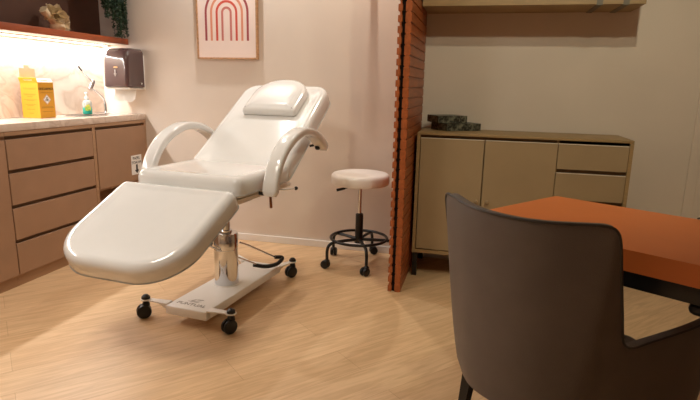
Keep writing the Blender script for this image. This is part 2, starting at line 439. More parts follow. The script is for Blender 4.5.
# trailing plant
def plant():
    t = thing('trailing_plant', 'dark green trailing plant hanging down at the right end of the shelf', 'plant', (-2.80, 3.59, 2.011))
    mleaf = mat('dark_leaf', (42, 66, 40), .5, var=.5, scale=40)
    bm = lathe(bmesh.new(), [(.05, 0), (.07, .11), (.075, .115), (.066, .118), (.06, .10), (0, .10)], 24)
    obj('pot', bm, M_black, t)
    rnd = random.Random(3); st = bmesh.new(); lf = bmesh.new()
    for i in range(80):
        x0 = rnd.uniform(-.05, .13) ; y0 = rnd.uniform(-.15, .085)
        ln = rnd.uniform(.30, .485) if y0 > -.04 else rnd.uniform(.2, .36)
        a = Vector((x0*.4, y0*.4, .115)); b_ = Vector((x0*.9+.10 if x0 > 0 else .115, y0, .10)); 
        b_ = Vector((.118+rnd.uniform(0, .05), y0, .04))
        e = Vector((b_.x+rnd.uniform(-.012, .012), min(.11, y0+rnd.uniform(-.01, .02)*1.0 + .02), -.01-ln))
        pts = smoothpts([a, (a+b_)/2+Vector((0, 0, .03)), b_, (b_+e)/2+Vector((rnd.uniform(-.01, .01), rnd.uniform(-.01, .01), 0)), e], 5)
        tube(st, pts, .0016, 4)
        for j, p_ in enumerate(pts):
            for q in range(9):
                f = rnd.random(); pp = p_.lerp(pts[min(j+1, len(pts)-1)], f)
                d = Vector((rnd.gauss(0, 1), rnd.gauss(0, 1), rnd.gauss(-.3, .8))).normalized(); L = rnd.uniform(.010, .020)
                s = d.cross(Vector((rnd.gauss(0, 1), rnd.gauss(0, 1), rnd.gauss(0, 1)))).normalized()*L*.28
                nn = d.cross(s).normalized()*L*.08
                v = [lf.verts.new(c) for c in (pp, pp+d*L*.5+s+nn, pp+d*L, pp+d*L*.5-s+nn)]
                lf.faces.new(v)
    obj('stems', st, mleaf, t)
    o = obj('leaves', lf, mleaf, t, recalc=False); o['kind'] = 'stuff'
plant()

# ------------------------------------------------------------ sharps box
def sharps():
    t = thing('cardboard_sharps_box', 'open yellow cardboard sharps disposal box standing on the marble worktop', 'box', (-2.825, 2.968, .951), 0)
    ym = mat('yellow_card', (218, 156, 36), .55, var=.05); cm = mat('cream_card', (240, 200, 172), .6, var=.04)
    ym2 = mat('white_card', (244, 240, 214), .6, var=.03); ink = mat('brown_ink', (120, 84, 20), .7)
    hx, hy, h = .068, .064, .228; th = .0025
    bm = bmesh.new()
    box(bm, -hx, hx, -hy, -hy+th, 0, h); box(bm, hx-th, hx, -hy+th, hy-th, 0, h)
    box(bm, -hx, hx, hy-th, hy, 0, h); box(bm, -hx, -hx+th, -hy+th, hy-th, 0, h); box(bm, -hx+th, hx-th, -hy+th, hy-th, 0, th)
    box(bm, -hx+th, hx-th, -hy+th, hy-th, h-.035, h-.032)
    obj('carton', bm, ym, t)
    # tall open lid on the far (-x) edge
    obj('lid', nb(-hx-.002, -hx+.001, -hy, hy, h, h+.085), cm, t)
    obj('lid_tab', nb(-hx-.002, -hx+.001, -hy*.35, hy*.3, h+.085, h+.105), cm, t)
    # handle flaps: a frame with a slot
    def flap(w, hh, mtx, m):
        bm = bmesh.new(); o_ = hh*.30
        for a, b_, c_, d_ in ((-w/2, w/2, 0, hh*.36), (-w/2, w/2, hh*.68, hh), (-w/2, -w*.24, hh*.36, hh*.68), (w*.24, w/2, hh*.36, hh*.68)):
            box(bm, a, b_, -.001, .001, c_, d_)
        bmesh.ops.transform(bm, matrix=mtx, verts=bm.verts[:]); return obj('handle_flap', bm, m, t)
    flap(hx*2, .032, Matrix.Translation((0, -hy, h-.004)) @ Matrix.Rotation(math.radians(20), 4, 'X'), ym)
    flap(hy*2, .032, Matrix.Translation((hx, 0, h-.004)) @ Matrix.Rotation(PI/2, 4, 'Z') @ Matrix.Rotation(math.radians(-38), 4, 'X'), ym2)
    X = hx+.0004
    A = lambda y, z: axes((X, y, z), (0, 1, 0), (0, 0, 1), (1, 0, 0))
    bm = bmesh.new()
    for k, (a, b_) in enumerate(((-.055, .05), (-.05, .055))):
        pass
    text_obj('lettering', 'DESCARPACK', .020, A(0, .185), M_black, t)
    s = .034
    bm = prism(bmesh.new(), [(-s, 0), (0, -s), (s, 0), (0, s)], 0, .0006, A(0, .118))
    d = obj('hazard_diamond', bm, mat('diamond_red', (214, 178, 150), .6), t)
    s = .027
    bm = prism(bmesh.new(), [(-s, 0), (0, -s), (s, 0), (0, s)], .0007, .0011, A(0, .118))
    obj('diamond_face', bm, M_paper, d)
    bm = bmesh.new()
    for k in range(3):
        a = PI/2+2*PI*k/3
        tube(bm, [Vector((X+.0016, .008*math.cos(a)+.006*math.cos(b_), .118+.008*math.sin(a)+.006*math.sin(b_))) for b_ in [j*PI/5 for j in range(10)]], .0012, 5, closed=True)
    obj('biohazard_mark', bm, M_black, d)
    bm = bmesh.new()
    for z, w in ((.16, .05), (.07, .045), (.064, .05), (.04, .045)): box(bm, X-.0003, X+.0004, -w, w, z, z+.0016)
    for z, w in ((.188, .05), (.182, .045), (.150, .05), (.145, .04), (.135, .02), (.115, .05), (.11, .03), (.085, .04), (.078, .025), (.055, .03), (.03, .02)):
        box(bm, -w, w, -hy-.0004, -hy+.0003, z, z+.0015)
    obj('small_print', bm, ink, t)
sharps()

# sink, faucet, soap
def wet():
    t = thing('sink', 'small oval steel sink set in the marble worktop', 'sink', (-2.76, 3.33, .95))
    bm = bmesh.new(); n = 40; prof = [(1.0, .0005), (1.0, .004), (.93, .0045), (.90, .002)]
    rings = [[bm.verts.new((.125*r*math.cos(2*PI*k/n), .175*r*math.sin(2*PI*k/n), z)) for k in range(n)] for r, z in prof]
    for a, b_ in zip(rings, rings[1:]):
        for k in range(n): bm.faces.new((a[k], a[(k+1) % n], b_[(k+1) % n], b_[k]))
    obj('rim', bm, M_chrome, t)
    bm = bmesh.new(); prof = [(.90, .002), (.86, .0012), (.3, .0008), (0, .0008)]
    rings = [[bm.verts.new((.125*r*math.cos(2*PI*k/n), .175*r*math.sin(2*PI*k/n), z)) for k in range(n)] for r, z in prof[:-1]]
    for a, b_ in zip(rings, rings[1:]):
        for k in range(n): bm.faces.new((a[k], a[(k+1) % n], b_[(k+1) % n], b_[k]))
    bm.faces.new(rings[-1])
    obj('bowl', bm, mat('brushed_steel', (120, 114, 106), .3, metal=1, var=.1), t)
    t = thing('faucet', 'chrome faucet with bent spout and long lever beside the towel dispenser', 'faucet', (-2.80, 3.58, .951))
    bm = lathe(bmesh.new(), [(.032, 0), (.032, .006), (.018, .010), (.014, .014)], 24)
    obj('base', bm, M_chrome, t)
    pts = smoothpts([(0, 0, .008), (0, 0, .06), (0, -.004, .09), (0, -.022, .118), (0, -.08, .160), (0, -.135, .185)], 6)
    obj('spout', tube(bmesh.new(), pts, [.012 if p_.z < .08 else .0085 for p_ in pts], 14), M_chrome, t)
    obj('spray_head', tube(bmesh.new(), [(0, -.112, .243), (0, -.118, .232), (0, -.150, .180), (0, -.184, .166-.002)][:3], [.014, .018, .018], 16), M_chrome, t)
    pts = smoothpts([(0, -.128, .24), (0, -.17, .268), (0, -.20, .29), (0, -.222, .312)], 5)
    obj('lever', tube(bmesh.new(), pts, .0045, 8), M_chrome, t)
    pts = smoothpts([(0, -.222, .312), (0, -.240, .328), (0, -.252, .342)], 4)
    obj('lever_tip', tube(bmesh.new(), pts, [.0055]*len(pts), 10), M_black, t)
    t = thing('soap_bottle', 'clear pump bottle of green-blue liquid soap beside the sink', 'bottle', (-2.80, 3.385, .9555))
    tm = mat('teal_soap', (60, 200, 180), .15, coat=.5, var=.1, scale=20)
    bm = lathe(bmesh.new(), [(0, 0), (.029, 0), (.032, .004), (.032, .048), (0, .048)], 28); obj('liquid', bm, tm, t)
    bm = lathe(bmesh.new(), [(.033, .0485), (.033, .075), (.028, .092), (.014, .100), (.013, .108), (0, .108)], 28)
    obj('bottle_body', bm, mat('clear_plastic', (232, 240, 236), .12, trans=.6), t)
    bm = bmesh.new()
    prism(bm, [(-.018, 0), (.016, 0), (.02, .02), (.010, .046), (-.01, .04), (-.02, .018)], 0, .0015, axes((.0235, -.0235, .026), (.707, .707, 0), (0, 0, 1), (.707, -.707, 0)))
    obj('sticker', bm, mat('leaf_green', (70, 190, 90), .4, rgb2=(240, 220, 90), scale=60), t)
    bm = lathe(bmesh.new(), [(.014, .1085), (.014, .124), (.006, .126), (.006, .146), (.012, .147), (.012, .155), (0, .156)], 18)
    tube(bm, [(0, 0, .151), (.02, -.024, .151), (.026, -.032, .146)], .005, 8)
    obj('pump', bm, M_paper, t)
wet()

# towel dispenser
def dispenser():
    t = thing('paper_towel_dispenser', 'smoked plastic paper towel dispenser on the wall above the faucet', 'dispenser', (-2.66, 3.744, 1.13))
    w = .106
    outl = roundpoly([(-.215, .035), (-.20, .30), (0, .31), (0, .035)][::-1], [.001, .01, .085, .012][::1], 8)
    outl = roundpoly([(0, .022), (-.215, .022), (-.205, .308), (0, .308)][::-1], [.012, .085, .012, .004], 8)
    bm = bmesh.new()
    # profile in (y,z), extruded along x with soft ends
    xs = [(sg_*(w-.036*(1-math.cos(th))), .036*(1-math.sin(th))) for sg_, ths in ((-1, [k*PI/14 for k in range(8)]), (1, [k*PI/14 for k in range(7, -1, -1)])) for th in ths]
    rings = [[bm.verts.new((x, y*(1-.7*d/.215), .022+(z-.022)*(1-1.15*d/.286))) for y, z in outl] for x, d in xs]
    for a, b_ in zip(rings, rings[1:]):
        n = len(a)
        for k in range(n): bm.faces.new((a[k], a[(k+1) % n], b_[(k+1) % n], b_[k]))
    bm.faces.new(rings[0]); bm.faces.new(rings[-1])
    for v in bm.verts: v.co.y = min(v.co.y, -.012)
    obj('cover', bm, M_smoke, t)
    obj('back_plate', nb(-w+.002, w, -.012, 0, .004, .26, bev=.004), M_paper, t)
    bm = nb(-w+.010, w-.006, -.190, -.0125, .006, .0215, bev=.006); obj('bottom_tray', bm, M_paper, t)
    # key lock and small emblem
    obj('lock', lathe(bmesh.new(), [(.006, 0), (.006, .003), (0, .003)], 14, mtx=Matrix.Translation((w+.0005, -.05, .05)) @ Matrix.Rotation(PI/2, 4, 'Y')), M_paper, t)
    lm = mat('emblem_tan', (205, 150, 90), .5); wm = mat('emblem_grey', (170, 160, 155), .4)
    B = lambda x, z: axes((x, -.2155, z), (1, 0, 0), (0, 0, 1), (0, -1, 0))
    bm = prism(bmesh.new(), [(.018*math.cos(a), .006*math.sin(a)) for a in [k*PI/8 for k in range(16)]], -.002, .0008, B(.01, .165)); obj('emblem', bm, lm, t)
    bm = nb(-.001, .008, -.2162, -.2135, .10, .148); box(bm, -.006, .014, -.2162, -.2135, .112, .122); obj('window_marks', bm, wm, t)
    # towel sheet
    bm = bmesh.new(); nx, nz = 24, 8; g = []
    for i in range(nz+1):
        row = []
        for j in range(nx+1):
            s = j/nx; x = -.09+.185*s
            sc = .012*abs(math.sin(s*PI*2.0))+.018*s*(1-s)*2
            z = .006-(.070+sc*1.3)*i/nz if True else 0
            y = -.10-.028*i/nz+.006*math.sin(s*9)*i/nz
            row.append(bm.verts.new((x, y, z)))
        g.append(row)
    for i in range(nz):
        for j in range(nx): bm.faces.new((g[i][j], g[i][j+1], g[i+1][j+1], g[i+1][j]))
    bmesh.ops.solidify(bm, geom=bm.faces[:], thickness=.001)
    o = obj('paper_towel', bm, M_paper); o.location = t.location
    tag(o, 'white paper towel sheet hanging out of the wall dispenser', 'paper towel')
dispenser()

# picture
def picture():
    t = thing('framed_picture', 'thin wooden framed print of concentric red and peach arches on the wall', 'picture', (-1.846, YB-.001, 1.370))
    fm = mat('pale_oak', (196, 150, 108), .5, var=.2, scale=8, stretch=(8, 1, 8)); w, h, d = .239, .68, .03; f = .012
    bm = bmesh.new()
    box(bm, -w, w, -d, 0, 0, f, bev=.001, seg=1); box(bm, -w, w, -d, 0, h-f, h, bev=.001, seg=1)
    box(bm, -w, -w+f, -d, 0, f, h-f, bev=.001, seg=1); box(bm, w-f, w, -d, 0, f, h-f, bev=.001, seg=1)
    obj('frame', bm, fm, t)
    pr = obj('print', nb(-w+f, w-f, -d+.008, -.004, f, h-f), mat('pink_paper', (244, 224, 214), .7, var=.02), t)
    zc, zb = .325, .130
    for r, c in ((.0335, (206, 124, 112)), (.077, (214, 88, 70)), (.121, (228, 150, 118)), (.164, (168, 76, 78))):
        bm = bmesh.new(); hw = .0085; n = 28
        pi_ = [(r-hw, zb)]+[((r-hw)*math.cos(PI*k/n), zc+(r-hw)*math.sin(PI*k/n)) for k in range(n+1)]+[(-(r-hw), zb)]
        po = [(r+hw, zb)]+[((r+hw)*math.cos(PI*k/n), zc+(r+hw)*math.sin(PI*k/n)) for k in range(n+1)]+[(-(r+hw), zb)]
        Y = -d+.0077
        vi = [bm.verts.new((x, Y, z)) for x, z in pi_]; vo = [bm.verts.new((x, Y, z)) for x, z in po]
        for k in range(len(vi)-1): bm.faces.new((vi[k], vo[k], vo[k+1], vi[k+1]))
        obj('arch', bm, mat('arch_ink', c, .7), pr)
picture()

# hook rack added out of view to cast the shadow band on the wall
t = thing('shadow_rack', 'unseen wooden hook rack added above the rolling stool to cast a shadow band', 'hook rack', (-.77, YB-.001, 1.93))
obj('rail', nb(-.17, .17, -.018, 0, -.03, .03, bev=.004), M_slat, t)
for x, w_, L in ((-.115, .011, .024), (.115, .011, .024)):
    bm = tube(bmesh.new(), [(x, -.017, 0), (x, -L, 0)], .008, 12)
    bmesh.ops.create_uvsphere(bm, u_segments=16, v_segments=10, radius=.018, matrix=Matrix.Translation((x, -L, 0)))
    obj('hook', bm, M_slat, t)
obj('centre_hook', nb(-.019, .019, -.15, -.017, -.008, .012, bev=.004), M_slat, t)

# ------------------------------------------------------------ slatted partition
def partition():
    t = thing('slatted_partition', 'orange-brown double-sided wooden slat partition standing out from the back wall', 'partition', (-.445, 3.0, 0))
    P = .057; n = int(2.6/P)
    y0, y1 = 0, .742
    for side, x0, x1 in ((-1, -.037, -.013), (1, .004, .039)):
        bm = bmesh.new(); s_ = side
        box(bm, x0+(.010 if s_ < 0 else .005), x1-(.005 if s_ < 0 else .006), y0+.001, y1, 0, n*P)
        for k in range(n):
            z = k*P
            box(bm, x0, x1, y0, y1, z+.003, z+(.039 if s_ < 0 else .0515), bev=(.0015 if s_ < 0 else .001), seg=1)
        obj('slat_panel', bm, M_slat, t, smooth=False)
    obj('core', nb(-.0125, .0035, .02, y1, .0, 2.5), M_gap, t)
partition()

# ------------------------------------------------------------ stool
def caster(bm_wheel, bm_cap, x, y, r=.028, cap_h=.1, yaw=0):
    q = Matrix.Translation((x, y, 0)) @ Matrix.Rotation(yaw, 4, 'Z')
    for s in (-1, 1):
        lathe(bm_wheel, [(0, -.010), (r*.7, -.010), (r*.94, -.007), (r, -.002), (r, .003), (r*.9, .009), (r*.5, .012), (0, .012)], 24,
              mtx=q @ Matrix.Translation((s*.0125-0.001, -.012, r)) @ Matrix.Rotation(PI/2*s, 4, 'Y'))
    lathe(bm_cap, [(0, r*1.5), (.014, r*1.5), (.020, r*1.9), (.019, cap_h-.022), (.017, cap_h-.01), (.009, cap_h-.002), (0, cap_h)], 18, mtx=q)
def stool():
    cx, cy = -.765, 3.45
    t = thing('rolling_stool', 'round white padded stool on black four-wheeled base with foot ring', 'stool', (cx, cy, 0))
    R = .195
    outl = [(R*math.cos(2*PI*k/56), R*math.sin(2*PI*k/56)) for k in range(56)]
    bm = bmesh.new(); pad(bm, outl, [(.006, 0), (0, .008), (0, .050), (.004, .062), (.014, .070), (.03, .074), (.06, .076)], dish=-.003, mtx=Matrix.Translation((0, 0, .560)))
    obj('seat', bm, mat('white_vinyl_stool', (248, 240, 232), .35, coat=.2, var=.03, bump=.1, bscale=30), t)
    obj('seat_plate', lathe(bmesh.new(), [(0, .536), (.05, .536), (.09, .559), (0, .559)], 28), M_blackmetal, t)
    pts = smoothpts([(0, -.0, .540), (-.06, -.015, .537), (-.10, -.02, .525), (-.15, -.03, .513)], 5)
    bm = tube(bmesh.new(), pts, .0045, 8); tube(bm, [(-.10, -.02, .525), (-.155, -.031, .511)], [.008, .010], 10)
    obj('height_lever', bm, M_black, t)
    obj('gas_piston', lathe(bmesh.new(), [(0, .34), (.013, .34), (.013, .537), (0, .537)], 20), M_chrome, t)
    obj('column', lathe(bmesh.new(), [(0, .150), (.030, .150), (.032, .155), (.027, .20), (.026, .352), (.018, .357), (0, .357)], 24), M_blackmetal, t)
    n = 56; obj('foot_ring', tube(bmesh.new(), [(.192*math.cos(2*PI*k/n), .192*math.sin(2*PI*k/n), .185) for k in range(n)], .0095, 10, closed=True), M_blackmetal, t)
    for ang in (223, 295, 7, 79, 151):
        a = math.radians(ang); d = Vector((math.cos(a), math.sin(a), 0))
        pts = smoothpts([d*.02+Vector((0, 0, .175)), d*.16+Vector((0, 0, .175)), d*.215+Vector((0, 0, .168)), d*.240+Vector((0, 0, .135)), d*.243+Vector((0, 0, .06))], 6)
        lg = obj('leg', tube(bmesh.new(), pts, .0105, 10), M_blackmetal, t)
        b1 = bmesh.new(); b2 = bmesh.new(); p_ = d*.243; caster(b1, b2, p_.x, p_.y, .029, .068, a+.6)
        c = obj('caster', b1, M_black, lg); obj('caster_housing', b2, M_black, c)
stool()

# ------------------------------------------------------------ treatment bed
def bed():
    ang = math.radians(-6.5)
    t = thing('treatment_chair', 'white vinyl reclining treatment chair with curved armrests on a chrome column', 'treatment chair', (-1.335, 2.617, 0), ang)
    def slope(v0, w0, deg, sign=1):
        s = math.radians(deg)
        if sign < 0: F = Vector((0, -math.cos(s), -math.sin(s)))
        else: F = Vector((0, math.cos(s), math.sin(s)))
        U = Vector((1, 0, 0)); N = F.cross(U) if sign < 0 else U.cross(F)
        return axes((0, v0, w0), U, F, N)
    PR = [(.010, 0), (.002, .004), (0, .014), (0, .064), (.005, .080), (.016, .092), (.030, .097)]
    # leg rest
    ol = roundpoly([(-.336, -.02), (.314, -.02), (.314, .545), (-.336, .545)], [.04, .04, .215, .215], 12)
    ml = slope(-.35, .630, 25.5, -1)
    bm = bmesh.new(); pad(bm, ol, PR, dish=.006, mtx=ml)
    lr = obj('leg_rest', bm, M_vinyl, t)
    bm = bmesh.new(); tube(bm, [ml @ Vector((x, y, .010)) for x, y in inset(ol, -.0005)], .0028, 8, closed=True)
    obj('piping', bm, M_vinyl_piping, lr)
    bm = bmesh.new(); prism(bm, roundpoly([(-.25, .02), (.25, .02), (.25, .44), (-.25, .44)], [.02, .02, .15, .15], 8), -.018, -.0005, ml); obj('leg_rest_board', bm, M_white_metal, lr)
    # seat
    ol = roundpoly([(-.305, -.335), (.305, -.335), (.305, .20), (-.305, .20)], [.045, .045, .05, .05], 10)
    PS = [(.010, 0), (.002, .004), (0, .014), (0, .060), (.005, .078), (.016, .090), (.030, .096)]
    ms = Matrix.Translation((0, 0, .672))
    bm = bmesh.new(); pad(bm, ol, PS, dish=.006, mtx=ms); se = obj('seat_cushion', bm, M_vinyl, t)
    bm = bmesh.new(); tube(bm, [ms @ Vector((x, y, .010)) for x, y in inset(ol, -.0005)], .0028, 8, closed=True); obj('piping', bm, M_vinyl_piping, se)
    # backrest
    mb = slope(.16, .785, 34) @ Matrix.Translation((0, 0, -.105))
    ol = roundpoly([(-.312, -.07), (.306, -.07), (.298, .745), (-.306, .745)], [.05, .05, .10, .10], 10)
    PB = [(.010, 0), (.002, .004), (0, .014), (0, .074), (.005, .090), (.016, .101), (.030, .105)]
    bm = bmesh.new(); pad(bm, ol, PB, dish=.007, mtx=mb); ba = obj('backrest', bm, M_vinyl, t)
    bm = bmesh.new(); tube(bm, [mb @ Vector((x, y, .010)) for x, y in inset(ol, -.0005)], .0028, 8, closed=True); obj('piping', bm, M_vinyl_piping, ba)
    bm = bmesh.new(); prism(bm, roundpoly([(-.24, .03), (.24, .03), (.24, .66), (-.24, .66)], [.03]*4, 6), -.018, -.0005, mb); obj('backrest_board', bm, M_white_metal, ba)
    # head pillow
    ol = roundpoly([(-.185, .405), (.185, .405), (.188, .745), (-.188, .755)], [.025, .025, .17, .17], 12)
    mp_ = mb @ Matrix.Translation((0, 0, .0975))
    bm = bmesh.new(); pad(bm, ol, [(.008, 0), (0, .008), (0, .024), (.005, .037), (.014, .045), (.03, .050)], dish=-.006, mtx=mp_)
    hp = obj('head_pillow', bm, M_vinyl, t)
    # armrests
    mk = None
    for s in (-1, 1):
        ctrl = [(-.168, .660), (-.150, .735), (-.100, .822), (-.02, .890), (.08, .935), (.18, .952), (.29, .938), (.39, .898), (.49, .832)]
        pts = smoothpts([(s*.372, v, w) for v, w in ctrl], 6)
        bm = bmesh.new(); rings = []; hw, ht = .040, .022; N = len(pts)
        for i, p_ in enumerate(pts):
            tg = (pts[min(i+1, N-1)]-pts[max(i-1, 0)]).normalized(); x = Vector((1, 0, 0)); y = tg.cross(x).normalized()
            k = 1.0
            if i == 0 or i == N-1: k = .72
            elif i == 1 or i == N-2: k = .93
            sec = roundpoly([(-hw*k, -ht*k), (hw*k, -ht*k), (hw*k, ht*k), (-hw*k, ht*k)], [.014*k]*4, 4)
            rings.append([bm.verts.new(p_+x*a+y*b_) for a, b_ in sec])
        for a, b_ in zip(rings, rings[1:]):
            n = len(a)
            for k in range(n): bm.faces.new((a[k], a[(k+1) % n], b_[(k+1) % n], b_[k]))
        bm.faces.new(rings[0]); bm.faces.new(rings[-1])
        ar = obj('armrest', bm, M_vinyl, t)
        bm = tube(bmesh.new(), [(s*.30, .455, .845), (s*.372, .455, .862), (s*.376, .455, .872)], .008, 10)
        lathe(bm, [(0, 0), (.014, 0), (.017, .006), (.017, .018), (.010, .024), (0, .024)], 16, mtx=Matrix.Translation((s*.345, .44, .842)) @ Matrix.Rotation(s*PI/2, 4, 'Y'))
        obj('arm_knob', bm, M_blackmetal, ar)
        bm = tube(bmesh.new(), [(s*.345, .44, .845), (s*.36, .47, .842), (s*.362, .535, .838)], .006, 10); obj('arm_pivot', bm, mat('steel', (150, 125, 100), .3, metal=1), ar)
        bm = nb(s*.372-.012, s*.372+.012, -.155, -.135, .655, .668, bev=.003)
        tube(bm, [(s*.29, -.13, .662), (s*.37, -.14, .660)], .009, 8); obj('arm_bracket', bm, M_blackmetal, ar)
    # under seat mechanism
    bm = nb(-.23, .23, -.30, .18, .648, .6715, bev=.003)
    box(bm, -.25, -.20, -.30, .30, .625, .6475, bev=.003); box(bm, .20, .25, -.30, .30, .625, .6475, bev=.003)
    box(bm, -.10, .10, -.12, .12, .56, .6245, bev=.004)
    obj('seat_frame', bm, M_white_metal, t)
    for s in (-1, 1):
        obj('backrest_strut', tube(bmesh.new(), [(s*.215, .20, .640), (s*.215, .33, .70), (s*.215, .50, .86-.035)], .011, 10), M_white_metal, t)
        obj('leg_rest_strut', tube(bmesh.new(), [(s*.215, -.26, .63), (s*.215, -.42, .56), (s*.215, -.56, .495)], .010, 10), M_white_metal, t)
    brs = mat('bronze_lever', (150, 98, 58), .35, metal=.8)
    obj('tilt_lever', tube(bmesh.new(), [(.28, -.05, .648), (.308, -.05, .640), (.312, -.05, .572)], .007, 10), brs, t)
    bm = tube(bmesh.new(), [(.24, .02, .655), (.33, .06, .65), (.37, .115, .652)], .004, 8); hl = obj('backrest_lever', bm, M_chrome, t)
    bm = bmesh.new(); bmesh.ops.create_uvsphere(bm, u_segments=14, v_segments=10, radius=.0105, matrix=Matrix.Translation((.372, .12, .652))); obj('lever_ball', bm, M_black, hl)
    # column
    obj('hydraulic_column', lathe(bmesh.new(), [(0, .1022), (.066, .1022), (.066, .30), (.064, .302), (.064, .31), (.067, .312), (.067, .385), (.063, .393), (.03, .397), (0, .397)], 40), M_chrome, t)
    obj('piston', lathe(bmesh.new(), [(0, .397), (.036, .397), (.036, .408), (.024, .410), (.024, .560), (0, .560)], 28), M_chrome, t)
    # foot pedal
    fr = bmesh.new()
    a0 = Vector((-.072, -.03, .335)); b0 = Vector((.072, .03, .335))
    g1 = Vector((.095, .20, .15)); g2 = Vector((.15, .345, .165))
    tube(fr, [a0, Vector((-.06, -.075, .328)), Vector((.0, -.085, .318)), g1], .0055, 10)
    tube(fr, [b0, Vector((.085, .10, .30)), g2+Vector((-.02, -.03, .01))], .0055, 10)
    lathe(fr, [(0, -.012), (.012, -.012), (.012, .012), (0, .012)], 14, mtx=Matrix.Translation((-.07, -.05, .332)) @ Matrix.Rotation(PI/2, 4, 'Y'))
    pd = obj('foot_pedal', fr, M_chrome, t)
    g = smoothpts([g1+Vector((-.02, -.035, .012)), g1+Vector((.03, .02, -.008)), (g1+g2)/2+Vector((.045, .01, -.012)), g2+Vector((.02, .0, 0)), g2+Vector((-.015, -.03, .008))], 6)
    obj('pedal_grip', tube(bmesh.new(), g, .012, 12), M_black, pd)
    # base plate
    bm = nb(-.108, .134, -.39, .39, .052, .099, bev=.006, seg=3); bp = obj('base_plate', bm, M_white_metal, t)
    bm = lathe(bmesh.new(), [(0, .0993), (.08, .0993), (.078, .102), (0, .102)], 32); obj('column_collar', bm, M_white_metal, bp)
    ink = mat('grey_ink', (150, 140, 132), .5)
    text_obj('lettering', 'PUNTUAL', .038, axes((.008, -.335, .0994), (1, 0, 0), (0, 1, 0), (0, 0, 1)), ink, bp)
    bm = bmesh.new()
    for (x, y, a, l_, w_) in ((-.012, -.285, .9, .03, .008), (.018, -.272, .2, .04, .007), (-.002, -.303, -.05, .07, .003), (.012, -.296, .3, .05, .003)):
        prism(bm, [(l_/2*math.cos(k*PI/6), w_/2*math.sin(k*PI/6)) for k in range(12)], 0, .0008, Matrix.Translation((x, y, .0994)) @ Matrix.Rotation(a, 4, 'Z'))
    obj('emblem', bm, ink, bp)
    for sx, px, py in ((-1, -.245, -.372), (1, .252, -.352), (-1, -.275, .475), (1, .175, .475)):
        ey = -.392 if py < 0 else .385
        bm = bmesh.new(); e = Vector((px, py, .104)); s_ = Vector((sx*.116+.012, ey+(.03 if py < 0 else -.02), .098))
        d = (e-s_); d.z = 0; ln = d.length; d.normalize(); n_ = Vector((-d.y, d.x, 0))
        w0, w1 = .024, .014
        vv = []
        for z in (.098, .104):
            vv.append([bm.verts.new((c.x, c.y, z)) for c in (s_+n_*w0, s_-n_*w0, e-n_*w1, e+n_*w1)])
        bm.faces.new(vv[0][::-1]); bm.faces.new(vv[1])
        for k in range(4): bm.faces.new((vv[0][k], vv[0][(k+1) % 4], vv[1][(k+1) % 4], vv[1][k]))
        lathe(bm, [(0, .097), (.023, .097), (.026, .099), (.026, .104), (0, .105)], 20, c=(px, py, 0))
        # gusset wedge
        q = s_+d*.0; g3 = s_+d*ln*.55
        tri = [bm.verts.new(c) for c in ((q.x, q.y, .098), (q.x, q.y, .054), (g3.x, g3.y, .098))]
        tri2 = [bm.verts.new(v.co+n_*.004) for v in tri]
        bm.faces.new(tri); bm.faces.new(tri2[::-1])
        for k in range(3): bm.faces.new((tri[k], tri[(k+1) % 3], tri2[(k+1) % 3], tri2[k]))
        br = obj('caster_bracket', bm, M_white_metal, bp)
        b1 = bmesh.new(); b2 = bmesh.new(); caster(b1, b2, px, py, .037, .095, (-.8 if sx < 0 else -.45))
        lathe(b2, [(0, .1055), (.022, .1055), (.021, .116), (.012, .125), (0, .128)], 18, c=(px, py, 0))
        c = obj('caster', b1, M_black, t); obj('caster_housing', b2, M_black, c)
bed()

